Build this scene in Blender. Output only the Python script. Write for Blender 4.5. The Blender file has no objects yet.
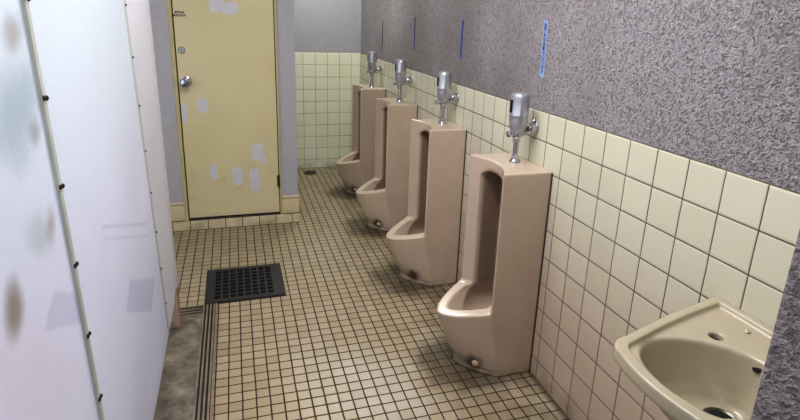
import bpy, bmesh, math, random
from mathutils import Vector, Matrix
random.seed(7)
C = bpy.context.scene.collection
PI = math.pi
TILE = 0.11
HT = 1.073          # top of the wall tiles
YB = 4.04           # back wall
YD = 2.70           # wall with the door

# ------------------------------------------------------------------ nodes
def new_mat(name):
    m = bpy.data.materials.new(name); m.use_nodes = True
    nt = m.node_tree; nt.nodes.clear()
    out = nt.nodes.new('ShaderNodeOutputMaterial')
    b = nt.nodes.new('ShaderNodeBsdfPrincipled')
    nt.links.new(b.outputs[0], out.inputs[0])
    return m, nt, b, out
def lk(nt, a, b): nt.links.new(a, b)
def setv(nt, sock, v):
    if isinstance(v, (int, float)): sock.default_value = v
    elif isinstance(v, (tuple, list)): sock.default_value = v
    else: nt.links.new(v, sock)
def mth(nt, op, a, b=0.0, c=0.0, clamp=False):
    n = nt.nodes.new('ShaderNodeMath'); n.operation = op; n.use_clamp = clamp
    setv(nt, n.inputs[0], a); setv(nt, n.inputs[1], b); setv(nt, n.inputs[2], c)
    return n.outputs[0]
def mixc(nt, f, a, b, mode='MIX'):
    n = nt.nodes.new('ShaderNodeMix'); n.data_type = 'RGBA'; n.blend_type = mode
    setv(nt, n.inputs[0], f)
    setv(nt, n.inputs[6], a if not (isinstance(a, tuple) and len(a) == 3) else (*a, 1))
    setv(nt, n.inputs[7], b if not (isinstance(b, tuple) and len(b) == 3) else (*b, 1))
    return n.outputs[2]
def ramp(nt, f, stops):
    n = nt.nodes.new('ShaderNodeValToRGB'); cr = n.color_ramp
    while len(cr.elements) < len(stops): cr.elements.new(0.5)
    for e, (p, c) in zip(cr.elements, stops):
        e.position = p; e.color = (*c, 1) if len(c) == 3 else c
    setv(nt, n.inputs[0], f); return n.outputs[0]
def maprange(nt, v, a, b, c=0.0, d=1.0, smooth=False):
    n = nt.nodes.new('ShaderNodeMapRange')
    if smooth: n.interpolation_type = 'SMOOTHSTEP'
    setv(nt, n.inputs[0], v); n.inputs[1].default_value = a; n.inputs[2].default_value = b
    n.inputs[3].default_value = c; n.inputs[4].default_value = d
    return n.outputs[0]
def objco(nt):
    n = nt.nodes.new('ShaderNodeTexCoord'); return n.outputs['Object']
def geopos(nt):
    n = nt.nodes.new('ShaderNodeNewGeometry'); return n.outputs['Position']
def sep(nt, v):
    n = nt.nodes.new('ShaderNodeSeparateXYZ'); lk(nt, v, n.inputs[0]); return n.outputs
def comb(nt, x, y, z):
    n = nt.nodes.new('ShaderNodeCombineXYZ'); setv(nt, n.inputs[0], x); setv(nt, n.inputs[1], y); setv(nt, n.inputs[2], z); return n.outputs[0]
def noise(nt, vec, scale, detail=3, rough=0.5, dist=0.0):
    n = nt.nodes.new('ShaderNodeTexNoise'); lk(nt, vec, n.inputs['Vector'])
    n.inputs['Scale'].default_value = scale; n.inputs['Detail'].default_value = detail
    n.inputs['Roughness'].default_value = rough; n.inputs['Distortion'].default_value = dist
    return n.outputs[0]
def bump(nt, h, strength, dist, b, chain=None):
    n = nt.nodes.new('ShaderNodeBump'); n.inputs['Strength'].default_value = strength
    n.inputs['Distance'].default_value = dist; lk(nt, h, n.inputs['Height'])
    if chain is not None: lk(nt, chain, n.inputs['Normal'])
    if b is not None: lk(nt, n.outputs[0], b.inputs['Normal'])
    return n.outputs[0]
def srgb(h):
    h = h.lstrip('#'); v = [int(h[i:i+2], 16)/255 for i in (0, 2, 4)]
    return tuple((x/12.92 if x <= 0.04045 else ((x+0.055)/1.055)**2.4) for x in v)

def simple(name, col, rough=0.5, metal=0.0, var=0.0, vscale=8, bmp=0.0, bscale=60, coat=0.0):
    m, nt, b, _ = new_mat(name)
    co = objco(nt)
    c = srgb(col) if isinstance(col, str) else col
    if var:
        n = noise(nt, co, vscale, 4)
        lk(nt, mixc(nt, maprange(nt, n, 0.3, 0.7), tuple(x*(1-var) for x in c), tuple(min(1, x*(1+var)) for x in c)), b.inputs['Base Color'])
    else: b.inputs['Base Color'].default_value = (*c, 1)
    b.inputs['Roughness'].default_value = rough; b.inputs['Metallic'].default_value = metal
    b.inputs['Coat Weight'].default_value = coat
    if bmp: bump(nt, noise(nt, co, bscale, 4), bmp, 0.002, b)
    return m

def grid_mask(nt, u, v, pu, pv, ou, ov, half, soft):
    """1 on the tile face, 0 in the joint; also cell ids"""
    out = []; ids = []
    for c, p, o in ((u, pu, ou), (v, pv, ov)):
        q = mth(nt, 'DIVIDE', mth(nt, 'SUBTRACT', c, o), p)
        ids.append(mth(nt, 'FLOOR', q))
        fr = mth(nt, 'FRACT', q)
        d = mth(nt, 'MULTIPLY', mth(nt, 'MINIMUM', fr, mth(nt, 'SUBTRACT', 1.0, fr)), p)
        out.append(d)
    d = mth(nt, 'MINIMUM', out[0], out[1])
    return maprange(nt, d, half, half+soft, smooth=True), d, ids

def tile_wall_mat(name, axis, off, zoff, c1, c2, grout, low_light_tint=None, half=0.0011, pitch=TILE):
    m, nt, b, _ = new_mat(name)
    s = sep(nt, geopos(nt)); u = s[1] if axis == 'y' else s[0]
    pos = geopos(nt)
    wob = mth(nt, 'MULTIPLY', mth(nt, 'SUBTRACT', noise(nt, pos, 7, 2), 0.5), 0.004)
    mask, d, ids = grid_mask(nt, mth(nt, 'ADD', u, wob), s[2], pitch, TILE, off, zoff, half, 0.0016)
    wn = nt.nodes.new('ShaderNodeTexWhiteNoise'); wn.noise_dimensions = '3D'
    lk(nt, comb(nt, ids[0], ids[1], 3.0), wn.inputs['Vector'])
    base = mixc(nt, wn.outputs[0], c1, c2)
    base = mixc(nt, maprange(nt, noise(nt, pos, 3.0, 4), 0.35, 0.75, 0, 0.35), base, tuple(x*0.86 for x in c1))
    if low_light_tint:  # pinkish light low on the wall, painted into the tile colour
        f = maprange(nt, s[2], 0.95, 0.15, 0, 1, True)
        base = mixc(nt, f, base, mixc(nt, wn.outputs[0], low_light_tint, tuple(x*1.08 for x in low_light_tint)))
    # dirt towards the floor
    g = mixc(nt, maprange(nt, noise(nt, pos, 5, 3), 0.35, 0.65), grout, tuple(x*0.45 for x in grout))
    col = mixc(nt, mask, g, base)
    dirt = mth(nt, 'MULTIPLY', maprange(nt, s[2], 0.14, 0.0, 0, 0.5, True), maprange(nt, noise(nt, pos, 9, 4), 0.35, 0.7))
    col = mixc(nt, dirt, col, srgb('#4c3c28'))
    lk(nt, col, b.inputs['Base Color'])
    lk(nt, maprange(nt, mask, 0, 1, 0.9, 0.26), b.inputs['Roughness'])
    pil = maprange(nt, d, half, 0.007, 0, 1, True)
    n1 = bump(nt, pil, 0.5, 0.002, None)
    bump(nt, noise(nt, pos, 22, 2), 0.12, 0.004, b, n1)
    return m

# ------------------------------------------------------------------ materials
M = {}
M['tile_r'] = tile_wall_mat('tile_right', 'y', 0.0, HT-TILE*20, srgb('#c8c5af'), srgb('#cecbb6'), srgb('#655c48'), srgb('#b5a390'))
M['tile_b'] = tile_wall_mat('tile_back', 'x', 0.027, HT-TILE*20, srgb('#e4e6cc'), srgb('#eaecd6'), srgb('#a6a688'), pitch=0.1105)
M['tile_base'] = tile_wall_mat('tile_base', 'x', 0.4, 0.068-TILE*20, srgb('#d2c9a8'), srgb('#c8bb98'), srgb('#5c4c34'), half=0.0016, pitch=5.0)
M['tile_step'] = tile_wall_mat('tile_step', 'x', -0.0105, 0.068-TILE*20, srgb('#d2c9a8'), srgb('#c8bb98'), srgb('#5c4c34'), half=0.0016)

def floor_mat():
    m, nt, b, _ = new_mat('floor_mosaic')
    pos = geopos(nt); s = sep(nt, pos)
    wx = mth(nt, 'MULTIPLY', mth(nt, 'SUBTRACT', noise(nt, pos, 6, 2), 0.5), 0.004)
    mask, d, ids = grid_mask(nt, mth(nt, 'ADD', s[0], wx), mth(nt, 'ADD', s[1], wx), 0.05, 0.05, 0.005, 0.035, 0.0018, 0.0016)
    wn = nt.nodes.new('ShaderNodeTexWhiteNoise'); wn.noise_dimensions = '3D'
    lk(nt, comb(nt, ids[0], ids[1], 1.0), wn.inputs['Vector'])
    base = ramp(nt, wn.outputs[0], [(0, srgb('#95886f')), (0.35, srgb('#9d9077')), (0.7, srgb('#a2957c')), (1, srgb('#a79a83'))])
    # worn pale cells
    pale = maprange(nt, noise(nt, comb(nt, ids[0], ids[1], 5.0), 0.13, 3), 0.56, 0.72)
    base = mixc(nt, mth(nt, 'MULTIPLY', pale, 0.35), base, srgb('#b3afa2'))
    base = mixc(nt, maprange(nt, noise(nt, pos, 90, 3), 0.35, 0.7, 0, 0.3), base, srgb('#8b7d63'))
    qx = mth(nt, 'DIVIDE', mth(nt, 'ADD', s[0], 0.62), 0.20); qy = mth(nt, 'DIVIDE', mth(nt, 'SUBTRACT', s[1], 0.88), 0.34)
    qr = mth(nt, 'SQRT', mth(nt, 'ADD', mth(nt, 'MULTIPLY', qx, qx), mth(nt, 'MULTIPLY', qy, qy)))
    qr = mth(nt, 'ADD', qr, mth(nt, 'MULTIPLY', mth(nt, 'SUBTRACT', wn.outputs[0], 0.5), 0.7))
    base = mixc(nt, maprange(nt, qr, 1.1, 0.2, 0, 0.6, True), base, srgb('#bcb8af'))
    base = mixc(nt, maprange(nt, noise(nt, pos, 2.2, 4), 0.4, 0.7, 0, 0.45), base, srgb('#93825f'))
    grout = mixc(nt, noise(nt, pos, 12, 3), srgb('#1b120b'), srgb('#3c2a1a'))
    col = mixc(nt, mask, grout, base)
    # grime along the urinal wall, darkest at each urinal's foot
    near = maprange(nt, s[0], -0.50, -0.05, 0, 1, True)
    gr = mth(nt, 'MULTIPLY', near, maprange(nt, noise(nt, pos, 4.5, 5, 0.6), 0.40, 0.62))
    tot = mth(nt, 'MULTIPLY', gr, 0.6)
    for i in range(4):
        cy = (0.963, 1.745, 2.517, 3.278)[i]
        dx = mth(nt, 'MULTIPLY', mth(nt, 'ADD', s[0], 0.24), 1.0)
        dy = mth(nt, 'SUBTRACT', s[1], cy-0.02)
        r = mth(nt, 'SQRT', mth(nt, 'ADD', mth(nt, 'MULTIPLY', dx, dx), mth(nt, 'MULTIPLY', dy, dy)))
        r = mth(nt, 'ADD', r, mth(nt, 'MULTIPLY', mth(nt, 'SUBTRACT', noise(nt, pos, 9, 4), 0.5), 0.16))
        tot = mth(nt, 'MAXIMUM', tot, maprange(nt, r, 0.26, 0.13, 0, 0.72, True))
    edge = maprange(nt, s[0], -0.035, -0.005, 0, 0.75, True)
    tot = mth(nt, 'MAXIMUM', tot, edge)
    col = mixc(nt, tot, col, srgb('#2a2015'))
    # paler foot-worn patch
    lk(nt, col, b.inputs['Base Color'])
    lk(nt, maprange(nt, mask, 0, 1, 0.9, 0.33), b.inputs['Roughness'])
    n1 = bump(nt, maprange(nt, d, 0.001, 0.006, 0, 1, True), 0.5, 0.0018, None)
    bump(nt, noise(nt, pos, 30, 3), 0.15, 0.003, b, n1)
    return m
M['floor'] = floor_mat()

def stucco_mat(name, c1, c2, scale=60, strength=1.0, dist=0.006, tint=None):
    m, nt, b, _ = new_mat(name)
    pos = geopos(nt)
    n1 = noise(nt, pos, scale, 4, 0.6, 0.35)
    rid = mth(nt, 'ABSOLUTE', mth(nt, 'SUBTRACT', n1, 0.5))
    rid = maprange(nt, rid, 0.0, 0.12, 1, 0)
    n2 = noise(nt, pos, scale*2.3, 3, 0.6, 0.6)
    h = mth(nt, 'ADD', mth(nt, 'MULTIPLY', rid, 0.5), mth(nt, 'MULTIPLY', n2, 0.9))
    col = mixc(nt, maprange(nt, h, 0.35, 0.95), c1, c2)
    if tint: col = mixc(nt, maprange(nt, noise(nt, pos, 1.3, 3), 0.4, 0.65, 0, 0.6), col, tint)
    lk(nt, col, b.inputs['Base Color'])
    b.inputs['Roughness'].default_value = 0.5
    bump(nt, h, strength, dist, b)
    return m
M['stucco'] = stucco_mat('stucco_right', srgb('#7c767a'), srgb('#c2bcc0'), 64, 1.0, 0.013, srgb('#7d726b'))
M['stucco_near'] = stucco_mat('stucco_near', srgb('#5d5655'), srgb('#8b8385'), 50, 1.0, 0.005)
M['plaster'] = stucco_mat('plaster_grey', srgb('#97969b'), srgb('#b2b1b6'), 110, 0.5, 0.002)
M['ceil'] = simple('ceiling_paint', '#b8b6b2', 0.8, var=0.05)
M['porcelain'] = None
def ceramic(name, col, inner=None, dirt_and_shade=True):
    m, nt, b, _ = new_mat(name)
    co = objco(nt); s = sep(nt, co)
    c = srgb(col)
    n = noise(nt, co, 6, 4)
    base = mixc(nt, maprange(nt, n, 0.35, 0.7), tuple(x*0.95 for x in c), tuple(x*1.04 for x in c))
    if dirt_and_shade:   # shade inside the niche, painted into the ceramic colour
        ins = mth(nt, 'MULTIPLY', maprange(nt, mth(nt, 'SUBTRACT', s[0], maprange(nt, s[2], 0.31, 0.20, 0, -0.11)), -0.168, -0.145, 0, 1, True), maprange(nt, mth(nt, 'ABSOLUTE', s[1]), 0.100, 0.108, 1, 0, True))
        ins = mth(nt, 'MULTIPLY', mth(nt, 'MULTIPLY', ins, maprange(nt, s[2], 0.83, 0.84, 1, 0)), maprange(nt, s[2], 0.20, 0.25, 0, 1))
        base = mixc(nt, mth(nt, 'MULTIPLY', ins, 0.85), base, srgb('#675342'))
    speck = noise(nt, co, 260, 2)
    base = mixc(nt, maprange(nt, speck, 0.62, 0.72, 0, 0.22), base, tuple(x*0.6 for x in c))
    if dirt_and_shade:
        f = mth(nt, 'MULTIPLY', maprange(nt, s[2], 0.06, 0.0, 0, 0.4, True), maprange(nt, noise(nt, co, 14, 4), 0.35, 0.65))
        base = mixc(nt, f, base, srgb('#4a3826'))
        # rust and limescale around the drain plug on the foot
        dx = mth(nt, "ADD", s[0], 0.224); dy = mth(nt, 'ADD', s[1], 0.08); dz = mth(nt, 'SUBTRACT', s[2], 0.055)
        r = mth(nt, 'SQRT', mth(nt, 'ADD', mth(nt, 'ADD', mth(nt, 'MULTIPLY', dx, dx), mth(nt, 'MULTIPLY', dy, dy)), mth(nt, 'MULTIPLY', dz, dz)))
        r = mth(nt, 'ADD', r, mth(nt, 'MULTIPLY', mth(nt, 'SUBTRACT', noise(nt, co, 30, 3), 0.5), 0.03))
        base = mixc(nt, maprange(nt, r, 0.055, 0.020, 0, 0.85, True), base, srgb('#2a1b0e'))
    lk(nt, base, b.inputs['Base Color'])
    b.inputs['Roughness'].default_value = 0.24
    b.inputs['Coat Weight'].default_value = 0.6; b.inputs['Coat Roughness'].default_value = 0.1
    return m
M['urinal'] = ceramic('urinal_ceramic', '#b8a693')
M['basin'] = ceramic('basin_ceramic', '#aba18a', dirt_and_shade=False)
M['chrome'] = simple('chrome', '#b9bbc2', 0.16, 1.0, bmp=0.05)
M['satin'] = simple('satin_metal', '#b4b6bd', 0.34, 0.7, var=0.06, vscale=30)
M['black'] = simple('black_window', '#0c0c0e', 0.15)
M['plug'] = simple('plug_plastic', '#b49c78', 0.4, var=0.15, vscale=80)
M['dark'] = simple('dark_pit', '#060504', 0.9)
M['iron'] = simple('cast_iron', '#333336', 0.5, 0.4, var=0.25, vscale=25, bmp=0.4, bscale=150)
M['ring'] = simple('drain_steel', '#5c5850', 0.35, 0.8)
M['frame_y'] = simple('frame_paint', '#b3a77c', 0.45, var=0.08, vscale=10)
M['gap'] = simple('gap_dark', '#1d1708', 0.8)
M['grime'] = simple('sill_metal', '#4b4038', 0.55, 0.3, var=0.2)
def door_mat():
    m, nt, b, _ = new_mat('door_paint')
    pos = geopos(nt); s = sep(nt, pos)
    c = mixc(nt, maprange(nt, noise(nt, pos, 2.5, 4), 0.3, 0.7), srgb('#c3b88f'), srgb('#ccc29c'))
    scuff = mth(nt, 'MULTIPLY', maprange(nt, noise(nt, pos, 16, 5, 0.65), 0.58, 0.72), maprange(nt, s[2], 0.8, 0.15, 0, 0.35))
    c = mixc(nt, scuff, c, srgb('#8f7a48'))
    pale = mth(nt, 'MULTIPLY', maprange(nt, s[2], 0.125, 0.075, 0, 0.6, True), maprange(nt, noise(nt, pos, 12, 3), 0.42, 0.58))
    c = mixc(nt, pale, c, srgb('#b8b1b0'))
    lk(nt, c, b.inputs['Base Color']); b.inputs['Roughness'].default_value = 0.42
    bump(nt, noise(nt, pos, 35, 3), 0.1, 0.003, b)
    return m
M['door'] = door_mat()
M['patch'] = simple('primer_patch', '#c0c0c4', 0.6, var=0.06, vscale=25)
M['ink'] = simple('marker_ink', '#2d2230', 0.6)
def concrete():
    m, nt, b, _ = new_mat('worn_concrete')
    pos = geopos(nt)
    n = noise(nt, pos, 11, 8, 0.72, 0.3)
    c = ramp(nt, n, [(0.3, srgb('#4b453c')), (0.48, srgb('#6e675a')), (0.6, srgb('#857d6f')), (0.75, srgb('#a39b8c'))])
    n2 = noise(nt, pos, 4.5, 5, 0.65, 0.4)
    c = mixc(nt, maprange(nt, n2, 0.5, 0.68, 0, 0.7), c, srgb('#3a342b'))
    lk(nt, c, b.inputs['Base Color']); b.inputs['Roughness'].default_value = 0.8
    bump(nt, n, 0.7, 0.008, b)
    return m
M['concrete'] = concrete()
M['rail'] = simple('rail_metal', '#85786a', 0.45, 0.35, var=0.25, vscale=14, bmp=0.3)
M['rail_dark'] = simple('rail_groove', '#241c16', 0.8)
M['wood'] = simple('raw_wood', '#9c8474', 0.7, var=0.15, vscale=20, bmp=0.3)
M['batten'] = simple('batten_plastic', '#b9bdb6', 0.4, var=0.08, vscale=12)
M['screw'] = simple('screw_dark', '#3a3236', 0.35, 0.7)
M['tape_a'] = simple('tape_light', '#8ba6d2', 0.5, var=0.08, vscale=60)
M['tape_b'] = simple('tape_blue', '#5566ae', 0.5, var=0.08, vscale=60)
M['tape_c'] = simple('tape_deep', '#595f96', 0.5, var=0.08, vscale=60)
M['letter'] = simple('lettering_navy', '#10205c', 0.5)

def sheet_mat():
    """milky plastic sheet, glossy, letting light through; shadows of things behind painted in as soft blotches"""
    m = bpy.data.materials.new('milky_sheet'); m.use_nodes = True
    nt = m.node_tree; nt.nodes.clear()
    out = nt.nodes.new('ShaderNodeOutputMaterial')
    pos = geopos(nt); s = sep(nt, pos)
    base = mixc(nt, maprange(nt, noise(nt, pos, 1.6, 4), 0.35, 0.65), srgb('#d6d5e4'), srgb('#dfe0ee'))
    # greenish tint up, lavender down
    base = mixc(nt, maprange(nt, s[2], 0.75, 1.4, 0, 0.65, True), base, srgb('#d6e4e8'))
    def blob(c, I, col, amt, b, wob=0.9):
        """soft shadow from behind, painted on the sheet as an inclined ellipse"""
        dy = mth(nt, 'SUBTRACT', s[1], c[0]); dz = mth(nt, 'SUBTRACT', s[2], c[1])
        a = mth(nt, 'ADD', mth(nt, 'MULTIPLY', dy, I[0][0]), mth(nt, 'MULTIPLY', dz, I[0][1]))
        e = mth(nt, 'ADD', mth(nt, 'MULTIPLY', dy, I[1][0]), mth(nt, 'MULTIPLY', dz, I[1][1]))
        r = mth(nt, 'SQRT', mth(nt, 'ADD', mth(nt, 'MULTIPLY', a, a), mth(nt, 'MULTIPLY', e, e)))
        r = mth(nt, 'ADD', r, mth(nt, 'MULTIPLY', mth(nt, 'SUBTRACT', noise(nt, pos, 12, 3), 0.5), wob))
        return mixc(nt, maprange(nt, r, 1.25, 0.2, 0, amt, True), b, col)
    base = blob((0.0414, 0.8195), ((3.6, -1.65), (-4.95, -6.62)), srgb('#d8cbd8'), 0.6, base)
    base = blob((0.176, 1.234), ((8.09, -3.64), (-1.74, -10.17)), srgb('#a9b8c0'), 0.85, base)
    base = blob((0.18, 1.013), ((11.8, -5.52), (-8.5, -20.4)), srgb('#b3b8b8'), 0.6, base)
    base = blob((0.213, 1.356), ((19.2, -8.6), (-0.82, -24.4)), srgb('#9a8f8c'), 0.7, base)
    base = blob((0.2344, 1.1855), ((27.6, -12.8), (-7.4, -35)), srgb('#8f8580'), 0.6, base)
    base = blob((0.2395, 1.0086), ((28, -13.4), (-9, -22.9)), srgb('#94897c'), 0.6, base)
    base = blob((0.040, 0.9506), ((22, -9.9), (-9.3, -16)), srgb('#857a66'), 0.85, base)
    def quad(pts, amt, b, col):
        """shape showing through from behind, painted as a four-cornered patch"""
        f = None; n = len(pts)
        cy = sum(q[0] for q in pts)/n; cz = sum(q[1] for q in pts)/n
        for (y0, z0), (y1, z1) in zip(pts, pts[1:]+pts[:1]):
            A, B = z1-z0, -(y1-y0); L_ = math.hypot(A, B); A, B = A/L_, B/L_; K = -(A*y0+B*z0)
            if A*cy+B*cz+K < 0: A, B, K = -A, -B, -K
            d_ = mth(nt, 'ADD', mth(nt, 'ADD', mth(nt, 'MULTIPLY', s[1], A), mth(nt, 'MULTIPLY', s[2], B)), K)
            g_ = maprange(nt, d_, -0.004, 0.006, 0, 1, True)
            f = g_ if f is None else mth(nt, 'MULTIPLY', f, g_)
        return mixc(nt, mth(nt, 'MULTIPLY', f, amt), b, col)
    base = quad([(0.792, 0.612), (1.202, 0.41), (1.072, 0.339), (0.695, 0.557)], 0.40, base, srgb('#a6a5c2'))
    base = quad([(0.202, 0.893), (0.343, 0.812), (0.334, 0.745), (0.131, 0.851)], 0.35, base, srgb('#a8a5c2'))
    base = quad([(0.567, 0.879), (1.201, 0.64), (1.190, 0.628), (0.565, 0.868)], 0.35, base, srgb('#a9a9c0'))
    base = quad([(0.567, 0.845), (1.176, 0.602), (1.170, 0.592), (0.56, 0.838)], 0.30, base, srgb('#a9a9c0'))
    wv = noise(nt, comb(nt, mth(nt, 'MULTIPLY', s[0], 1.0), mth(nt, 'MULTIPLY', s[1], 90.0), mth(nt, 'MULTIPLY', s[2], 260.0)), 1.0, 2)
    base = mixc(nt, maprange(nt, wv, 0.3, 0.7, 0, 0.10), base, srgb('#9a9ab0'))
    p = nt.nodes.new('ShaderNodeBsdfPrincipled'); lk(nt, base, p.inputs['Base Color'])
    p.inputs['Roughness'].default_value = 0.3
    wave = noise(nt, pos, 2.0, 2); bump(nt, wave, 0.25, 0.03, p)
    t = nt.nodes.new('ShaderNodeBsdfTranslucent'); lk(nt, base, t.inputs['Color'])
    mx = nt.nodes.new('ShaderNodeMixShader'); mx.inputs[0].default_value = 0.4
    lk(nt, p.outputs[0], mx.inputs[1]); lk(nt, t.outputs[0], mx.inputs[2]); lk(nt, mx.outputs[0], out.inputs[0])
    return m
M['sheet'] = sheet_mat()
M['strip_sheet'] = simple('cream_sheet', '#d6d8e0', 0.35, var=0.03, vscale=4)
def emis(name, col, s):
    m = bpy.data.materials.new(name); m.use_nodes = True; nt = m.node_tree; nt.nodes.clear()
    o = nt.nodes.new('ShaderNodeOutputMaterial'); e = nt.nodes.new('ShaderNodeEmission')
    e.inputs[0].default_value = (*srgb(col), 1); e.inputs[1].default_value = s; lk(nt, e.outputs[0], o.inputs[0]); return m
M['tube'] = emis('tube_glow', '#f4f2ff', 6)
M['white_paint'] = simple('lamp_paint', '#d8d8d4', 0.5)
M['glass'] = emis('frosted_daylight', '#dfe6ff', 1.5)

# ------------------------------------------------------------------ mesh helpers
def obj(name, bm, mat, parent=None, smooth=False, bev=0.0):
    me = bpy.data.meshes.new(name)
    bmesh.ops.recalc_face_normals(bm, faces=bm.faces)
    bm.to_mesh(me); bm.free()
    if mat: me.materials.append(M[mat] if isinstance(mat, str) else mat)
    if smooth:
        for p in me.polygons: p.use_smooth = True
    o = bpy.data.objects.new(name, me); C.objects.link(o)
    if parent: o.parent = parent
    if bev:
        md = o.modifiers.new('bevel', 'BEVEL'); md.width = bev; md.segments = 3; md.limit_method = 'ANGLE'
    if smooth:
        try: me.set_sharp_from_angle(angle=math.radians(38))
        except Exception: pass
    return o
def box(bm, x0, x1, y0, y1, z0, z1):
    v = [bm.verts.new(p) for p in ((x0,y0,z0),(x1,y0,z0),(x1,y1,z0),(x0,y1,z0),(x0,y0,z1),(x1,y0,z1),(x1,y1,z1),(x0,y1,z1))]
    for f in ((0,1,2,3),(4,5,6,7),(0,1,5,4),(1,2,6,5),(2,3,7,6),(3,0,4,7)): bm.faces.new([v[i] for i in f])
def bx(*a):
    bm = bmesh.new(); box(bm, *a); return bm
def lathe(bm, prof, n=24, origin=(0,0,0), axis='z', cap=True):
    """prof: list of (r, h) along the axis"""
    def P(r, h, a):
        c, s = r*math.cos(a), r*math.sin(a)
        q = {'z': (c, s, h), 'x': (h, c, s), 'y': (c, h, s)}[axis]
        return (q[0]+origin[0], q[1]+origin[1], q[2]+origin[2])
    rings = [[bm.verts.new(P(r, h, 2*PI*i/n)) for i in range(n)] for r, h in prof]
    for a, b in zip(rings, rings[1:]):
        for i in range(n): bm.faces.new((a[i], a[(i+1)%n], b[(i+1)%n], b[i]))
    if cap: bm.faces.new(rings[0]); bm.faces.new(rings[-1])
def tube(bm, pts, r, n=12):
    pts = [Vector(p) for p in pts]; rings = []
    for i, p in enumerate(pts):
        t = (pts[min(i+1, len(pts)-1)]-pts[max(i-1, 0)]).normalized()
        a = t.orthogonal().normalized() if i == 0 else (prev - prev.dot(t)*t).normalized()
        prev = a; b = t.cross(a)
        rings.append([bm.verts.new(p+r*(math.cos(2*PI*k/n)*a+math.sin(2*PI*k/n)*b)) for k in range(n)])
    for a, b in zip(rings, rings[1:]):
        for i in range(n): bm.faces.new((a[i], a[(i+1)%n], b[(i+1)%n], b[i]))
    bm.faces.new(rings[0]); bm.faces.new(rings[-1])
def loft(bm, rings):
    R = [[bm.verts.new(p) for p in r] for r in rings]; n = len(R[0])
    for a, b in zip(R, R[1:]):
        for i in range(n): bm.faces.new((a[i], a[(i+1)%n], b[(i+1)%n], b[i]))
    bm.faces.new(R[0]); bm.faces.new(R[-1])
def empty(name, loc, label=None, cat=None, group=None, kind=None):
    o = bpy.data.objects.new(name, None); C.objects.link(o); o.location = loc; o.empty_display_size = 0.05
    tag(o, label, cat, group, kind); return o
def tag(o, label=None, cat=None, group=None, kind=None):
    if label: o['label'] = label
    if cat: o['category'] = cat
    if group: o['group'] = group
    if kind: o['kind'] = kind
    return o
def struct(name, bm, mat, label, cat, **k):
    return tag(obj(name, bm, mat, **k), label, cat, kind='structure')
def bake(solid_bm, cutters, voxel, iters, add=()):
    """solid minus cutters, remeshed and relaxed into one soft ceramic skin"""
    tmp = []
    def t(bm):
        bmesh.ops.recalc_face_normals(bm, faces=bm.faces)
        me = bpy.data.meshes.new('tmp'); bm.to_mesh(me); bm.free()
        o = bpy.data.objects.new('tmp', me); C.objects.link(o); tmp.append(o); return o
    s = t(solid_bm)
    for c in add:
        co = t(c); md = s.modifiers.new('u', 'BOOLEAN'); md.operation = 'UNION'; md.solver = 'EXACT'; md.object = co
    for c in cutters:
        co = t(c); md = s.modifiers.new('b', 'BOOLEAN'); md.operation = 'DIFFERENCE'; md.solver = 'EXACT'; md.object = co
    md = s.modifiers.new('r', 'REMESH'); md.mode = 'VOXEL'; md.voxel_size = voxel; md.use_smooth_shade = True
    md = s.modifiers.new('s', 'SMOOTH'); md.factor = 0.5; md.iterations = iters
    bpy.context.view_layer.update()
    dg = bpy.context.evaluated_depsgraph_get()
    me = bpy.data.meshes.new_from_object(s.evaluated_get(dg))
    for o in tmp:
        m_ = o.data; bpy.data.objects.remove(o); bpy.data.meshes.remove(m_)
    for p in me.polygons: p.use_smooth = True
    return me

# ------------------------------------------------------------------ the room
XL, YF, ZC = -2.45, -1.55, 2.45
struct('floor', bx(XL, 0.12, YF, YB+0.1, -0.08, 0.0), 'floor', 'beige mosaic tile floor with dark grout', 'floor')
struct('ceiling', bx(XL-.1, 0.12, YF-.1, YB+.1, ZC, ZC+0.08), 'ceil', 'plain pale ceiling', 'ceiling')
bm = bx(0.008, 0.12, YF, YB+0.1, 0.0, ZC)
wr = struct('wall_right', bm, 'stucco', 'grey stuccoed wall behind the urinals, cream tiles on its lower part', 'wall')
o = obj('tile_wainscot', bx(0.0, 0.03, YF, YB, 0.0, HT), 'tile_r', wr, bev=0.004); o['label'] = 'square cream glazed tiles'
wb = struct('wall_back', bx(XL, 0.1, YB+0.008, YB+0.1, 0.0, ZC), 'plaster', 'grey back wall of the alcove with pale yellow-green tiles below', 'wall')
o = obj('tile_wainscot', bx(XL, 0.0, YB, YB+0.03, 0.0, HT), 'tile_b', wb, bev=0.004); o['label'] = 'square pale yellow-green glazed tiles'
struct('wall_left', bx(XL-.1, XL, YF, YB+.1, 0, ZC), 'plaster', 'grey wall behind the plastic partition', 'wall')
struct('wall_front', bx(XL, 0.1, YF-.1, YF, 0, ZC), 'plaster', 'grey wall behind the viewer', 'wall')
# near wall end (right foreground)
struct('wall_near', bx(-0.555, 0.0, -0.60, -0.45, 0.0, ZC), 'stucco_near', 'end of a rough grey stuccoed wall beside the washbasin', 'wall', bev=0.006)

# wall holding the door
XC = -0.735
bm = bmesh.new()
box(bm, XL, -1.472, YD, YD+0.13, 0.0, ZC)
box(bm, -0.847, XC, YD, YD+0.13, 0.0, ZC)
box(bm, -1.472, -0.847, YD, YD+0.13, 2.02, ZC)
wd = struct('wall_center', bm, 'plaster', 'grey plastered wall around the yellow door', 'wall')
bm = bmesh.new()
box(bm, XL, -1.472, YD-0.006, YD+0.02, 0.06, 0.198)
box(bm, -0.847, XC+0.006, YD-0.006, YD+0.02, 0.06, 0.198)
box(bm, XC-0.02, XC+0.006, YD+0.02, YD+0.13, 0.06, 0.198)
obj('base_tiles', bm, 'tile_base', wd, bev=0.003)
struct('trim_1', bx(XL, XC+0.012, YD-0.012, YD+0.13, 0.0, 0.068), 'tile_step', 'low cream tiled kerb under the yellow door', 'kerb', bev=0.004)

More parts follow.
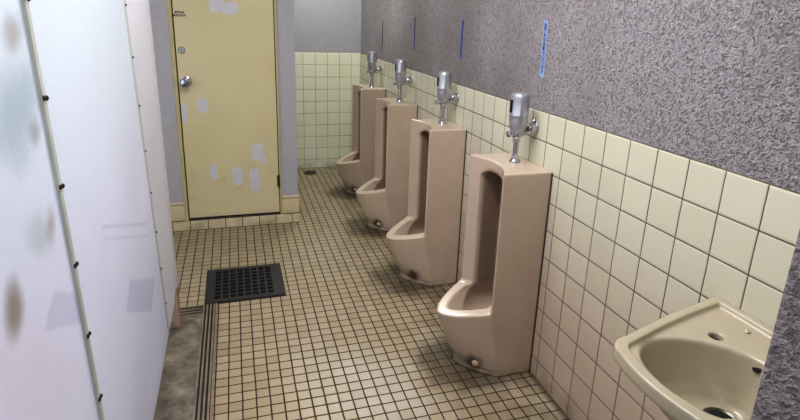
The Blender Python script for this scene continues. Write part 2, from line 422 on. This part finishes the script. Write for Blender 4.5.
# door
d = empty('door_1', (-1.16, YD, 0.068), 'yellow painted metal door with pale repair patches and a round knob', 'door', kind='structure')
def loc(bm, dx, dy, dz):
    bmesh.ops.translate(bm, vec=(dx, dy, dz), verts=bm.verts); return bm
def D(bm): return loc(bm, 1.16, -YD, -0.068)
bm = bmesh.new()
for a in ((-1.472, -1.449, YD-0.012, YD+0.06, 0.068, 2.02), (-0.858, -0.845, YD-0.012, YD+0.06, 0.068, 2.02), (-1.472, -0.845, YD-0.012, YD+0.06, 2.0, 2.03)): box(bm, *a)
obj('door_frame', D(bm), 'frame_y', d, bev=0.002)
bm = bx(-1.4495, -0.8575, YD+0.03, YD+0.05, 0.068, 2.0)
obj('door_rebate', D(bm), 'gap', d)
obj('threshold', D(bx(-1.449, -0.858, YD-0.008, YD+0.03, 0.068, 0.076)), 'grime', d)
leaf = obj('door_leaf', D(bx(-1.443, -0.8625, YD-0.004, YD+0.032, 0.083, 1.992)), 'door', d, bev=0.003)
leaf['label'] = 'dull yellow painted leaf'
def patch(x0, x1, z0, z1):
    bm = bmesh.new(); n = 40; vs = []
    for i in range(n):
        a = 2*PI*i/n; c, s = math.cos(a), math.sin(a)
        k = (abs(c)**6+abs(s)**6)**(-1/6)*(1+random.uniform(-.05, .03))
        vs.append(bm.verts.new(((x0+x1)/2+k*c*(x1-x0)/2, YD-0.0043-0.00012*len(leaf.children), (z0+z1)/2+k*s*(z1-z0)/2)))
    bm.faces.new(vs)
    obj('paint_patch', D(bm), 'patch', leaf)
for a in ((-1.24, -1.155, 1.395, 1.50), (-1.17, -1.075, 1.385, 1.455), (-1.344, -1.283, 0.785, 0.87), (-1.440, -1.405, 0.72, 0.85),
          (-1.034, -0.952, 0.460, 0.572), (-0.975, -0.935, 0.435, 0.475), (-1.300, -1.250, 0.345, 0.44), (-1.160, -1.095, 0.295, 0.42), (-1.052, -0.985, 0.240, 0.405)):
    patch(*a)
# knob, lock, hinge
bm = bmesh.new(); kx, kz = -1.400, 0.978
lathe(bm, [(0.033, YD-0.004), (0.033, YD-0.008), (0.026, YD-0.012), (0.012, YD-0.014), (0.012, YD-0.035), (0.024, YD-0.042), (0.031, YD-0.052), (0.031, YD-0.062), (0.024, YD-0.071), (0.008, YD-0.074)], 28, (kx, 0, kz), 'y')
kn = obj('door_knob', D(bm), 'chrome', leaf, smooth=True); kn['label'] = 'round chrome knob'
bm = bmesh.new(); lathe(bm, [(0.021, YD-0.003), (0.021, YD-0.009), (0.017, YD-0.013), (0.010, YD-0.013), (0.010, YD-0.016), (0.002, YD-0.016)], 24, (-1.411, 0, 1.168), 'y')
lo = obj('lock_cylinder', D(bm), 'satin', leaf, smooth=True)
obj('keyhole', D(bx(-1.4125, -1.4095, YD-0.0168, YD-0.0155, 1.162, 1.174)), 'black', lo)
bm = bmesh.new()
box(bm, -0.874, -0.848, YD-0.010, YD-0.004, 0.27, 0.345); lathe(bm, [(0.006, 0.262), (0.006, 0.352)], 10, (-0.861, YD-0.013, 0))
obj('hinge', D(bm), 'iron', leaf)
def text_mesh(name, body, size, mat, parent, mtx, spacing=1.0, bold=0.0):
    cu = bpy.data.curves.new(name, 'FONT'); cu.body = body; cu.size = size; cu.space_line = spacing
    cu.align_x = 'CENTER'; cu.align_y = 'CENTER'; cu.offset = bold; cu.extrude = 0.0002
    t = bpy.data.objects.new('tmp', cu); C.objects.link(t); bpy.context.view_layer.update()
    me = bpy.data.meshes.new_from_object(t.evaluated_get(bpy.context.evaluated_depsgraph_get()))
    bpy.data.objects.remove(t); me.transform(mtx); me.materials.clear(); me.materials.append(M[mat])
    o = bpy.data.objects.new(name, me); C.objects.link(o); o.parent = parent; return o
# hand-written note on the door, two lines
mt = Matrix.Translation((1.16-1.407, -0.0047, 1.377-0.068)) @ Matrix.Rotation(PI/2, 4, 'X')
o = text_mesh('handwriting', '清掃用具\n置場使用中', 0.0145, 'ink', leaf, mt, 1.25, 0.0003); o['label'] = 'two short handwritten lines in dark ink'

# ------------------------------------------------------------------ concrete strip, track
fs = struct('floor_slab', bx(XL, -1.312, YF, 1.606, 0.0, 0.004), 'concrete', 'worn grey concrete strip under the plastic partition', 'floor')
tr = empty('floor_track', (-1.28, 0.4, 0.0), 'brown metal door track let into the floor beside the concrete strip', 'track')
def T(bm): return loc(bm, 1.28, -0.4, 0)
bm = bmesh.new()
box(bm, -1.314, -1.250, YF+.01, 1.668, 0.0, 0.006)
box(bm, -1.44, -1.314, 1.605, 1.668, 0.0, 0.006)
obj('groove_bed', T(bm), 'rail_dark', tr)
bm = bmesh.new()
for x in (-1.3125, -1.297, -1.281, -1.265, -1.2545):
    box(bm, x-0.0035, x+0.0045, YF+.01, 1.668, 0.004, 0.012)
obj('rail', T(bm), 'rail', tr, bev=0.001)
bm = bmesh.new()
for y in (1.606, 1.632, 1.660): box(bm, -1.44, -1.316, y, y+0.008, 0.004, 0.012)
obj('cross_rail', T(bm), 'rail', tr, bev=0.001)

# ------------------------------------------------------------------ floor drains
g = empty('floor_drain', (-1.115, 1.868, 0), 'rectangular dark cast iron floor grate with rows of slots', 'drain')
W2, L2 = 0.193, 0.184
obj('pit', bx(-W2+.01, W2-.01, -L2+.01, L2-.01, 0.0004, 0.0012), 'dark', g)
bm = bmesh.new()
# plate with 8 x 8 slots, built from edges of a grid
nx, ny = 8, 8
xs = [-W2]; sx0, sx1 = -0.155, 0.145
pw = (sx1-sx0)/nx
for i in range(nx): xs += [sx0+pw*i+0.004, sx0+pw*(i+1)-0.005]
xs.append(W2)
ys = [-L2]; sy0, sy1 = -0.158, 0.158; ph = (sy1-sy0)/ny
for i in range(ny): ys += [sy0+ph*i+0.0045, sy0+ph*(i+1)-0.0045]
ys.append(L2)
V = [[[bm.verts.new((x, y, z)) for y in ys] for x in xs] for z in (0.002, 0.009)]
hole = lambda i, j: i % 2 == 1 and j % 2 == 1
for i in range(len(xs)-1):
    for j in range(len(ys)-1):
        if hole(i, j):
            for (a, b_), (c, e) in (((i, j), (i+1, j)), ((i+1, j), (i+1, j+1)), ((i+1, j+1), (i, j+1)), ((i, j+1), (i, j))):
                bm.faces.new((V[0][a][b_], V[0][c][e], V[1][c][e], V[1][a][b_]))
        else:
            for k in (0, 1): bm.faces.new((V[k][i][j], V[k][i+1][j], V[k][i+1][j+1], V[k][i][j+1]))
for i in range(len(xs)-1):
    for j in (0, len(ys)-1): bm.faces.new((V[0][i][j], V[0][i+1][j], V[1][i+1][j], V[1][i][j]))
for j in range(len(ys)-1):
    for i in (0, len(xs)-1): bm.faces.new((V[0][i][j], V[0][i][j+1], V[1][i][j+1], V[1][i][j]))
obj('grate', bm, 'iron', g)
bm = bmesh.new()
for a in ((-W2-.006, -W2-.001, -L2-.006, L2+.006), (W2+.001, W2+.006, -L2-.006, L2+.006), (-W2-.001, W2+.001, -L2-.006, -L2-.001), (-W2-.001, W2+.001, L2+.001, L2+.006)):
    box(bm, *a, 0.0, 0.006)
obj('frame', bm, 'iron', g)
g.rotation_euler = (0, 0, math.radians(0.3))

g = empty('floor_drain', (-0.495, 3.875, 0), 'small round metal floor drain in front of the back wall', 'drain')
bm = bmesh.new(); lathe(bm, [(0.062, 0.0), (0.062, 0.006), (0.046, 0.006), (0.046, 0.0)], 32, cap=False)
obj('ring', bm, 'ring', g, smooth=True)
bm = bmesh.new(); lathe(bm, [(0.047, 0.0005), (0.047, 0.0015)], 32)
obj('pit', bm, 'dark', g)
bm = bmesh.new()
for k in range(-3, 4):
    h = math.sqrt(0.046**2-(k*0.012)**2); box(bm, k*0.012-0.003, k*0.012+0.003, -h, h, 0.002, 0.005)
obj('grate', bm, 'ring', g)

# ------------------------------------------------------------------ urinals
W = 0.151
UT = 0.868
def sstep(t): t = max(0, min(1, t)); return t*t*(3-2*t)
def corner(z): return 0.148+0.058*min(1, z/0.30)
def upper(u, z): return corner(z)-0.052*(1-(abs(u)/W)**2.0)
LIPZ = 0.36
def u_front(u, z):
    s = min(1, abs(u)/W); c = corner(z)
    if z > LIPZ: return upper(u, z)
    if z < 0.027: return 0.148+0.134*(1-s**1.45)
    t = min(1, z/0.262)
    k = 0.130+(0.176-0.130)*t**0.9
    rec = 0.012*math.exp(-((z-0.03)/0.035)**2)
    return c+(k-rec)*(1-s**1.75)
def z_plane(d):
    """height of the rim at depth d"""
    return 0.249+0.046*(0.37-d)/0.155
def urinal_mesh():
    bm = bmesh.new(); rings = []
    zs = [0, 0.012, 0.0268, 0.0275]+[0.035+0.0158*i for i in range(21)]+[LIPZ, LIPZ+0.0005, 0.42, 0.5, 0.6, 0.7, 0.8, 0.84, UT]
    n = 36
    for z in zs:
        r = [(0, -W, z)]
        for i in range(n+1):
            u = -W*math.cos(PI*i/n); r.append((-u_front(u, z), u, z))
        r.append((0, W, z)); rings.append(r)
    loft(bm, rings)
    # cut away everything above the sloping rim, in front of the wings
    rim = bmesh.new(); rr = []
    for k in range(26):
        z = 0.235+(0.375-0.235)*k/25
        if z <= z_plane(0.222): dp = 0.37-(z-0.249)*0.155/0.046
        else:
            q = min(1, (z-z_plane(0.222))/0.05); dp = 0.222-0.10*(1-(1-q)**1.8)
        r = []
        for i in range(-20, 21):
            u = i/20*0.19; uc = max(-W, min(W, u))
            r.append((-max(dp, upper(uc, z)+0.0003), u, z))
        r += [(-0.6, 0.19, z), (-0.6, -0.19, z)]
        rr.append(r)
    loft(rim, rr)
    def sec(z, a, back, front, nn=6):
        pts = []
        for i in range(24):
            t = 2*PI*i/24; c, s = math.cos(t), math.sin(t)
            k = (abs(c)**nn+abs(s)**nn)**(-1/nn)
            pts.append((-((back+front)/2+k*c*(front-back)/2), k*s*a, z))
        return pts
    cut = bmesh.new(); rr = []
    A = 0.097
    for z in (0.30, 0.4, 0.5, 0.6, 0.70, 0.775): rr.append(sec(z, A-0.003*(0.775-z)/0.45, 0.050, 0.62))
    for i in range(1, 9):
        t = i/9; rr.append(sec(0.775+0.050*t, A*(1-t**2.8)**0.5, 0.05+0.02*t, 0.62))
    loft(cut, rr)
    bowl = bmesh.new(); rr = []
    for k in range(9):
        t = k/8; z = 0.150+0.175*t
        q = min(1, t/0.8)**0.9; ai = 0.045+0.059*q; c0 = 0.12+0.068*q; rc = 0.035+0.137*q; bk = 0.080-0.024*q
        r = []
        for i in range(13): 
            a_ = PI*i/12; r.append((-(c0-(c0-bk)*min(1, (1-abs(math.cos(a_))**4)**0.25)), min(ai, 0.093)*math.cos(a_), z))
        for i in range(1, 24):
            u = -ai*math.cos(PI*i/24); r.append((-(c0+rc*(1-(abs(u)/ai)**1.55)), u, z))
        rr.append(r)
    loft(bowl, rr)
    return bake(bm, [rim, cut, bowl], 0.0042, 6)
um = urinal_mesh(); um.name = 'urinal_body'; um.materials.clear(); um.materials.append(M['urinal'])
def make_urinal():
    t = empty('urinal', (0, 0, 0))
    b = bpy.data.objects.new('bowl', um); C.objects.link(b); b.parent = t
    bm = bmesh.new(); lathe(bm, [(0.026, 0.170), (0.026, 0.176), (0.010, 0.180), (0.002, 0.181)], 20, (-0.14, 0, 0))
    obj('strainer', bm, 'ring', t, smooth=True)
    bm = bmesh.new(); lathe(bm, [(0.016, 0.0), (0.016, 0.012), (0.013, 0.020), (0.006, 0.025), (0.001, 0.026)], 20, axis='x')
    bmesh.ops.rotate(bm, matrix=Matrix.Rotation(PI+math.radians(35), 3, 'Z'), verts=bm.verts)
    p = obj('drain_plug', loc(bm, -0.217, -0.090, 0.047), 'plug', t, smooth=True)
    bm = bmesh.new()
    for s_ in (-1, 1):   # dark silicone line where the ceramic meets the wall
        box(bm, -0.005, -0.0005, s_*(W+0.0005)-0.0015, s_*(W+0.0005)+0.0015, 0.0, 0.862)
    o = obj('wall_seal', bm, 'grime', t)
    return t
def make_valve():
    """automatic flush valve; origin on the urinal's top"""
    t = empty('flush_valve', (0, 0, 0))
    # head
    bm = bmesh.new(); n = 36; rings = []
    prof = [(0.014, 0.108), (0.022, 0.114), (0.030, 0.128), (0.0355, 0.148), (0.038, 0.168), (0.0380, 0.185), (0.0386, 0.186), (0.0386, 0.188), (0.0378, 0.189), (0.0375, 0.252), (0.036, 0.262), (0.032, 0.268), (0.022, 0.271), (0.008, 0.272)]
    for r, h in prof:
        rings.append([(r*0.96*math.cos(2*PI*i/n), r*math.sin(2*PI*i/n), h) for i in range(n)])
    loft(bm, rings); obj('sensor_head', bm, 'satin', t, smooth=True)
    bm = bmesh.new()
    for sgn in (1,):
        pts = [(math.radians(180+a)) for a in (-14, -7, 0, 7, 14)]
        R1, R2 = 0.0386, 0.030
        for a, b_ in zip(pts, pts[1:]):
            q = []
            for r in (R1, R2):
                for ang in (a, b_):
                    for z in (0.197, 0.245): q.append(bm.verts.new((r*math.cos(ang), r*math.sin(ang), z)))
            for f in ((0,1,3,2), (4,5,7,6), (0,1,5,4), (2,3,7,6), (0,2,6,4), (1,3,7,5)): bm.faces.new([q[i] for i in f])
    o = obj('sensor_window', bm, 'black', t); o['label'] = 'black sensor window'
    # body casting under the head
    bm = bmesh.new()
    lathe(bm, [(0.013, 0.092), (0.016, 0.098), (0.020, 0.104), (0.020, 0.118), (0.017, 0.122), (0.019, 0.132)], 24)
    obj('valve_body', bm, 'chrome', t, smooth=True)
    bm = bmesh.new()
    lathe(bm, [(0.0165, 0.082), (0.0165, 0.098)], 6)
    obj('union_nut', bm, 'chrome', t, bev=0.0015)
    bm = bmesh.new(); lathe(bm, [(0.0155, 0.012), (0.0155, 0.024)], 6)
    obj('union_nut', bm, 'chrome', t, bev=0.0015)
    bm = bmesh.new(); lathe(bm, [(0.0105, 0.02), (0.0105, 0.09)], 20)
    obj('flush_pipe', bm, 'chrome', t, smooth=True)
    bm = bmesh.new(); lathe(bm, [(0.022, 0.0), (0.022, 0.004), (0.019, 0.009), (0.014, 0.013), (0.012, 0.020)], 28)
    obj('escutcheon', bm, 'chrome', t, smooth=True)
    # side knob (towards the user's left = -y here is near)
    bm = bmesh.new(); lathe(bm, [(0.008, -0.018), (0.008, -0.030), (0.0125, -0.032), (0.0125, -0.040), (0.009, -0.043), (0.002, -0.044)], 18, (0, 0, 0.112), 'x')
    obj('adjusting_knob', bm, 'chrome', t, smooth=True)
    # supply arm to the wall with stop valve
    bm = bmesh.new(); tube(bm, [(0.016, 0, 0.112), (0.030, 0, 0.114), (0.044, 0, 0.130), (0.060, 0, 0.140), (0.074, 0, 0.140)], 0.010, 16)
    obj('supply_arm', bm, 'chrome', t, smooth=True)
    bm = bmesh.new(); lathe(bm, [(0.026, 0.0745), (0.026, 0.071), (0.022, 0.066), (0.014, 0.062), (0.012, 0.052)], 26, (0, 0, 0.140), 'x')
    obj('wall_flange', bm, 'chrome', t, smooth=True)
    bm = bmesh.new(); lathe(bm, [(0.011, 0.004), (0.014, -0.006), (0.014, -0.018), (0.018, -0.020), (0.018, -0.030), (0.013, -0.034), (0.003, -0.035)], 20, (0.050, 0, 0.136), 'y')
    obj('stop_valve', bm, 'chrome', t, smooth=True)
    return t
def dup(root, locn):
    r = root.copy(); C.objects.link(r); r.location = locn
    for ch in list(root.children):
        c = ch.copy(); C.objects.link(c); c.parent = r
        for gch in ch.children:
            q = gch.copy(); C.objects.link(q); q.parent = c
    return r
UY = [0.963, 1.745, 2.517, 3.278]
ul = ['beige floor-standing urinal nearest the washbasin, largest and frontmost of the four',
      'beige floor-standing urinal second from the washbasin, foot stained but without a visible drain cap',
      'beige floor-standing urinal third from the washbasin, next to the one in the corner',
      'beige floor-standing urinal in the far corner against the back wall']
vl = ['chrome automatic flush valve on the nearest urinal, beside the washbasin',
      'chrome automatic flush valve on the second urinal from the washbasin',
      'chrome automatic flush valve on the third urinal from the washbasin',
      'chrome automatic flush valve on the far corner urinal']
u0 = make_urinal(); v0 = make_valve()
for i, y in enumerate(UY):
    u = u0 if i == 0 else dup(u0, (0, y, 0))
    u.location = (0, y, 0); tag(u, ul[i], 'urinal', 'urinals along the right wall')
    v = v0 if i == 0 else dup(v0, (0, y, 0))
    v.location = (-0.076, y+0.004, UT); tag(v, vl[i], 'flush valve', 'flush valves on the urinals')
    if i == 1:
        for ch in list(u.children):
            if ch.name.startswith('drain_plug'): bpy.data.objects.remove(ch)

# ------------------------------------------------------------------ lettered tape strips
def tape(y, ytop_shift, z0, z1, w, mat, label, txt='洗浄水は自動で流れます', ts=1.08):
    t = empty('lettered_tape', (0, y, (z0+z1)/2), label, 'tape', 'lettered tape strips on the stucco')
    h = (z1-z0)/2; bm = bmesh.new()
    n = 16; L, R = [], []
    for i in range(n+1):
        z = -h+2*h*i/n; sh = ytop_shift*(z/h)/2
        L.append((0.0070, sh-w/2, z)); R.append((0.0070, sh+w/2, z))
    vs = [[bm.verts.new(p) for p in q] for q in (L, R)]
    bk = [[bm.verts.new((p[0]+0.0012, p[1], p[2])) for p in q] for q in (L, R)]
    for i in range(n):
        bm.faces.new((vs[0][i], vs[0][i+1], vs[1][i+1], vs[1][i]))
        for k in (0, 1): bm.faces.new((vs[k][i], vs[k][i+1], bk[k][i+1], bk[k][i]))
    bm.faces.new((vs[0][0], vs[1][0], bk[1][0], bk[0][0])); bm.faces.new((vs[0][n], vs[1][n], bk[1][n], bk[0][n]))
    obj('strip', bm, mat, t)
    sz = (2*h*0.92)/len(txt)
    # text plane: local x -> -y world, local y -> z ; normal -> -x
    R_ = Matrix(((0, 0, -1, 0), (-1, 0, 0, 0), (0, 1, 0, 0), (0, 0, 0, 1)))
    sk = Matrix.Identity(4); sk[1][2] = ytop_shift/(2*h)
    o = text_mesh('lettering', '\n'.join(txt), sz*0.98*ts, 'letter', t, Matrix.Translation((0.0066, 0, 0)) @ sk @ R_, 1.0/ts, 0.0005)
    return t
tape(0.974, 0.010, 1.198, 1.405, 0.025, 'tape_a', 'light blue lettered tape strip above the nearest urinal')
tape(1.750, -0.002, 1.205, 1.402, 0.021, 'tape_b', 'mid blue lettered tape strip above the second urinal from the washbasin')
tape(2.512, 0.004, 1.20, 1.405, 0.019, 'tape_c', 'narrow dull blue tape strip above the third urinal from the washbasin')
tape(3.300, -0.008, 1.135, 1.365, 0.019, 'tape_c', 'narrow dull blue tape strip above the far corner urinal')

# ------------------------------------------------------------------ washbasin
BY = -0.16
def outline(sc_, z, inset=0.0, back=0.0):
    """plan outline at depth d and half width u"""
    hwb, hwf, D_ = 0.226-inset, 0.124-inset, 0.408-inset
    pts = []
    # right side from wall to front, rounded corner, bulging front, back again
    side = []
    for i in range(9):
        t = i/8; dd = back+t*(0.345-back); side.append((dd, hwb+(hwf+0.012-hwb)*(dd/0.345)+0.006*math.sin(PI*t)))
    cor = []
    u1 = side[-1][1]
    for i in range(1, 7):
        a = PI/2*i/7; cor.append((0.345+(D_-0.012-0.345)*math.sin(a), u1-0.042*(1-math.cos(a))))
    fr = []
    for i in range(0, 6):
        t = i/6; uu = (u1-0.042)*(1-t); fr.append((D_-0.012+0.012*(1-(1-t)**2), uu))
    half = side+cor+fr
    full = half+[(D_, 0.0)]+[(a, -b_) for a, b_ in reversed(half)]
    cd = 0.19
    return [(-(cd+(a-cd)*sc_) if a > cd or sc_ == 1 else -(cd+(a-cd)*(sc_*0.3+0.7)), b_*sc_, z) for a, b_ in full]
bm = bmesh.new(); Z = 0.765
loft(bm, [outline(0.985, Z-0.034), outline(1, Z-0.026), outline(1, Z)])
def basin_ring(t, z, grow=0.0):
    pts = []
    for i in range(44):
        a = 2*PI*i/44; c, s = math.cos(a), math.sin(a); nn = 2.3 if c > 0 else 1.65
        k = (abs(c)**nn+abs(s)**nn)**(-1/nn)
        dd = k*c*(t*(0.098 if c > 0 else 0.150)+grow); uu = k*s*(t*0.122+grow)
        pts.append((-(0.27-0.10*(1-min(1, t))+dd), uu, z))
    return pts
prof = ((0.42, Z-0.136), (0.58, Z-0.127), (0.74, Z-0.10), (0.88, Z-0.06), (0.96, Z-0.03), (1.0, Z-0.016), (1.05, Z-0.010), (1.08, Z+0.05))
under = bmesh.new(); loft(under, [basin_ring(t, z-0.012, 0.009) for t, z in prof[:6]])
back = bmesh.new(); loft(back, [[(0, -0.10, z), (-d_, -0.10, z), (-d_, 0.10, z), (0, 0.10, z)] for z, d_ in ((Z-0.15, 0.04), (Z-0.10, 0.10), (Z-0.02, 0.20))])
dk = bmesh.new(); loft(dk, [outline(1, Z-0.012, 0.026, 0.024), outline(1, Z+0.03, 0.014, 0.012)])
ba = bmesh.new(); loft(ba, [basin_ring(t, z) for t, z in prof])
hole = bmesh.new(); lathe(hole, [(0.0145, Z-0.09), (0.0145, Z+0.05)], 24, (-0.134, 0.099, 0))
bme = bake(bm, [dk, ba, hole], 0.0032, 7, add=[under, back])
bme.materials.append(M['basin'])
wbn = empty('washbasin', (0, BY, 0), 'beige ceramic wall-hung washbasin without a tap, right foreground', 'washbasin')
b = bpy.data.objects.new('basin', bme); C.objects.link(b); b.parent = wbn
bm = bmesh.new(); lathe(bm, [(0.0148, Z-0.028), (0.0148, Z-0.026)], 24, (-0.134, 0.099, 0)); obj('tap_hole', bm, 'dark', wbn)
bm = bmesh.new(); lathe(bm, [(0.034, Z-0.137), (0.034, Z-0.131), (0.030, Z-0.129), (0.026, Z-0.132), (0.026, Z-0.134)], 28, (-0.198, 0.0, 0), cap=False)
obj('drain_ring', bm, 'ring', wbn, smooth=True)
bm = bmesh.new(); lathe(bm, [(0.0265, Z-0.1345), (0.0265, Z-0.1325)], 24, (-0.198, 0.0, 0)); obj('drain_hole', bm, 'dark', wbn)
bm = bmesh.new(); lathe(bm, [(0.009, 0.0), (0.009, 0.004)], 18, axis='x')
bmesh.ops.rotate(bm, matrix=Matrix.Rotation(math.radians(30), 3, 'Y'), verts=bm.verts)
obj('overflow_hole', loc(bm, -0.124, 0.006, Z-0.030), 'dark', wbn)
bm = bmesh.new(); lathe(bm, [(0.007, Z-0.014), (0.007, Z-0.009), (0.004, Z-0.006), (0.001, Z-0.0055)], 18, (-0.054, 0.093, 0)); obj('chain_stud', bm, 'basin', wbn, smooth=True)
bm = bmesh.new(); tube(bm, [(-0.198, 0, 0.56), (-0.198, 0, 0.42), (-0.196, 0, 0.37), (-0.18, 0, 0.345), (-0.15, 0, 0.345), (-0.13, 0, 0.37), (-0.125, 0, 0.42), (-0.12, 0, 0.46), (-0.10, 0, 0.48), (-0.005, 0, 0.48)], 0.016, 14)
obj('trap_pipe', bm, 'chrome', wbn, smooth=True)

# ------------------------------------------------------------------ plastic partition on the left
pt = empty('partition', (-1.45, 0.4, 0.0), 'milky white plastic sheet partition screwed to battens along the left side', 'partition')
def Pt(bm): return loc(bm, 1.45, -0.4, 0)
ZT = 2.35
def s1(z): return (-1.45, 0.268+0.078*(1.4-z)/0.9 if z > 0.5 else 0.346)
def s2(z): return (-1.452+0.004*(1.4-z), 1.215+0.142*(1.4-z))
def s3(z): return (-1.419+0.012*(1.4-z)/1.4, 1.492)
def panel(A, B, zb, bulge, nz=60, ny=14, bottom=None, mat='sheet'):
    bm = bmesh.new(); G = []
    for j in range(nz+1):
        row = []
        for i in range(ny+1):
            t = i/ny
            z0 = zb if bottom is None else bottom(t)
            z = z0+(ZT-z0)*j/nz
            a, b_ = A(z), B(z)
            x = a[0]+(b_[0]-a[0])*t+bulge*math.sin(PI*t)*(0.6+0.4*math.sin(2.3*z+1))
            y = a[1]+(b_[1]-a[1])*t
            row.append(bm.verts.new((x, y, z)))
        G.append(row)
    for j in range(nz):
        for i in range(ny): bm.faces.new((G[j][i], G[j][i+1], G[j+1][i+1], G[j+1][i]))
    return obj('plastic_sheet', Pt(bm), mat, pt, smooth=True)
p4 = panel(s3, lambda z: (s3(z)[0]+0.0006, 1.558), 0.20, 0.0004, ny=3, mat='strip_sheet')
p1 = panel(lambda z: (-1.45, -1.40), s1, 0.025, -0.006)
p2 = panel(s1, s2, 0.025, 0.006)
p3 = panel(s2, s3, 0.02, 0.004, bottom=lambda t: 0.03+0.19*t, mat='strip_sheet')
# battens along the seams
bm = bmesh.new(); rings = []
for j in range(41):
    z = 0.03+(ZT-0.03)*j/40; x, y = s1(z); x += 0.006
    rings.append([(x-0.004, y-0.010, z), (x+0.002, y-0.008, z), (x+0.002, y+0.008, z), (x-0.004, y+0.010, z)])
loft(bm, rings); b1 = obj('batten', Pt(bm), 'batten', pt)
bm = bmesh.new(); rings = []
for j in range(41):
    z = 0.03+(ZT-0.03)*j/40; x, y = s2(z); x += 0.004
    rings.append([(x-0.004, y-0.009, z), (x+0.001, y-0.007, z), (x+0.001, y+0.007, z), (x-0.004, y+0.009, z)])
loft(bm, rings); b2 = obj('batten', Pt(bm), 'batten', pt)
def screw(x, y, z, r, par):
    bm = bmesh.new(); lathe(bm, [(r, 0), (r, r*0.4), (r*0.6, r*0.8), (r*0.1, r*0.9)], 12, (x, y, z), 'x')
    # head cap pointing +x
    return obj('screw', Pt(loc(bm, 0, 0, 0)), 'screw', par, smooth=True)
for k in range(-5, 8):
    z = 1.41-0.1733*k
    if not 0.08 < z < 2.3: continue
    x, y = s1(z); screw(x+0.008, y-0.006, z+0.002, 0.0050, b1); screw(x+0.008, y+0.008, z, 0.0050, b1)
    x, y = s2(z); screw(x+0.005, y, z, 0.0050, b2)
bm = bmesh.new(); loft(bm, [[(s3(z)[0]-0.046, 1.500, z), (s3(z)[0]-0.0005, 1.500, z), (s3(z)[0]-0.0005, 1.555, z), (s3(z)[0]-0.046, 1.555, z)] for z in (0.004, ZT)])
po = obj('post', Pt(bm), 'wood', pt, bev=0.002); po['label'] = 'bare wooden end post'
for k in range(-5, 6):
    z = 1.405-0.165*k
    x, y = s3(z)
    bm = bmesh.new(); lathe(bm, [(0.0045, 0), (0.0045, -0.002), (0.001, -0.004)], 10, (x-0.006, 1.489, z), 'y')
    obj('screw', Pt(bm), 'screw', po)
bm = bmesh.new(); box(bm, -1.50, -1.458, YF+0.05, 1.55, 0.004, 0.045); box(bm, -1.50, -1.458, YF+0.05, 1.55, ZT-0.05, ZT); obj('sill_rail', Pt(bm), 'wood', pt)

# ------------------------------------------------------------------ lights
def area(name, locn, rot, sx, sy, power, col):
    l = bpy.data.lights.new(name, 'AREA'); l.shape = 'RECTANGLE'; l.size = sx; l.size_y = sy; l.energy = power; l.color = col
    o = bpy.data.objects.new(name, l); C.objects.link(o); o.location = locn; o.rotation_euler = rot; return o
lt = empty('ceiling_light', (-0.85, 0.6, ZC), 'white fluorescent ceiling light above the aisle', 'light')
bm = bx(-0.10, 0.10, -0.62, 0.62, -0.06, 0.0); obj('housing', bm, 'white_paint', lt, bev=0.006)
bm = bmesh.new(); tube(bm, [(0, -0.58, -0.085), (0, 0.58, -0.085)], 0.016, 16); obj('lamp_tube', bm, 'tube', lt)
area('lamp_main', (-0.85, 0.6, ZC-0.12), (0, 0, 0), 0.4, 1.4, 37, (1.0, 0.965, 0.975))
area('fill_alcove', (-0.45, 3.35, ZC-0.05), (0, 0, 0), 0.3, 0.6, 20, (0.98, 1.0, 0.93))  # unseen fill light added to brighten the back tiles, no fixture
area('fill_behind', (-0.9, -1.3, 2.2), (math.radians(55), 0, 0), 1.2, 0.8, 8, (1.0, 0.98, 0.98))  # unseen fill light from the viewer's side, no fixture
area('daylight_behind_sheet', (XL+0.06, 0.4, 1.3), (0, math.radians(-90), 0), 1.9, 3.2, 27, (0.90, 0.93, 1.0))
w = bpy.data.worlds.new('World'); bpy.context.scene.world = w; w.use_nodes = True
w.node_tree.nodes['Background'].inputs[0].default_value = (0.92, 0.94, 1, 1); w.node_tree.nodes['Background'].inputs[1].default_value = 0.3

# ------------------------------------------------------------------ camera
cam = bpy.data.cameras.new('Camera'); co = bpy.data.objects.new('Camera', cam); C.objects.link(co)
F = 529.6; yaw, pitch, roll = -0.3048661, 0.2787135, 0.0332022
f = Vector((-math.sin(yaw)*math.cos(pitch), math.cos(yaw)*math.cos(pitch), -math.sin(pitch)))
r0 = Vector((math.cos(yaw), math.sin(yaw), 0)); uu = r0.cross(f)
r = math.cos(roll)*r0+math.sin(roll)*uu; u = -math.sin(roll)*r0+math.cos(roll)*uu
m = Matrix((r, u, -f)).transposed().to_4x4(); m.translation = (-1.1095847, -0.8209126, 1.3985929)
co.matrix_world = m
cam.sensor_width = 36; cam.lens = F/800*36; cam.clip_start = 0.02
cam.shift_y = (169.237-210)/800
sc = bpy.context.scene; sc.camera = co
sc.view_settings.view_transform = 'Standard'; sc.view_settings.look = 'Medium High Contrast'; sc.view_settings.exposure = 0.0
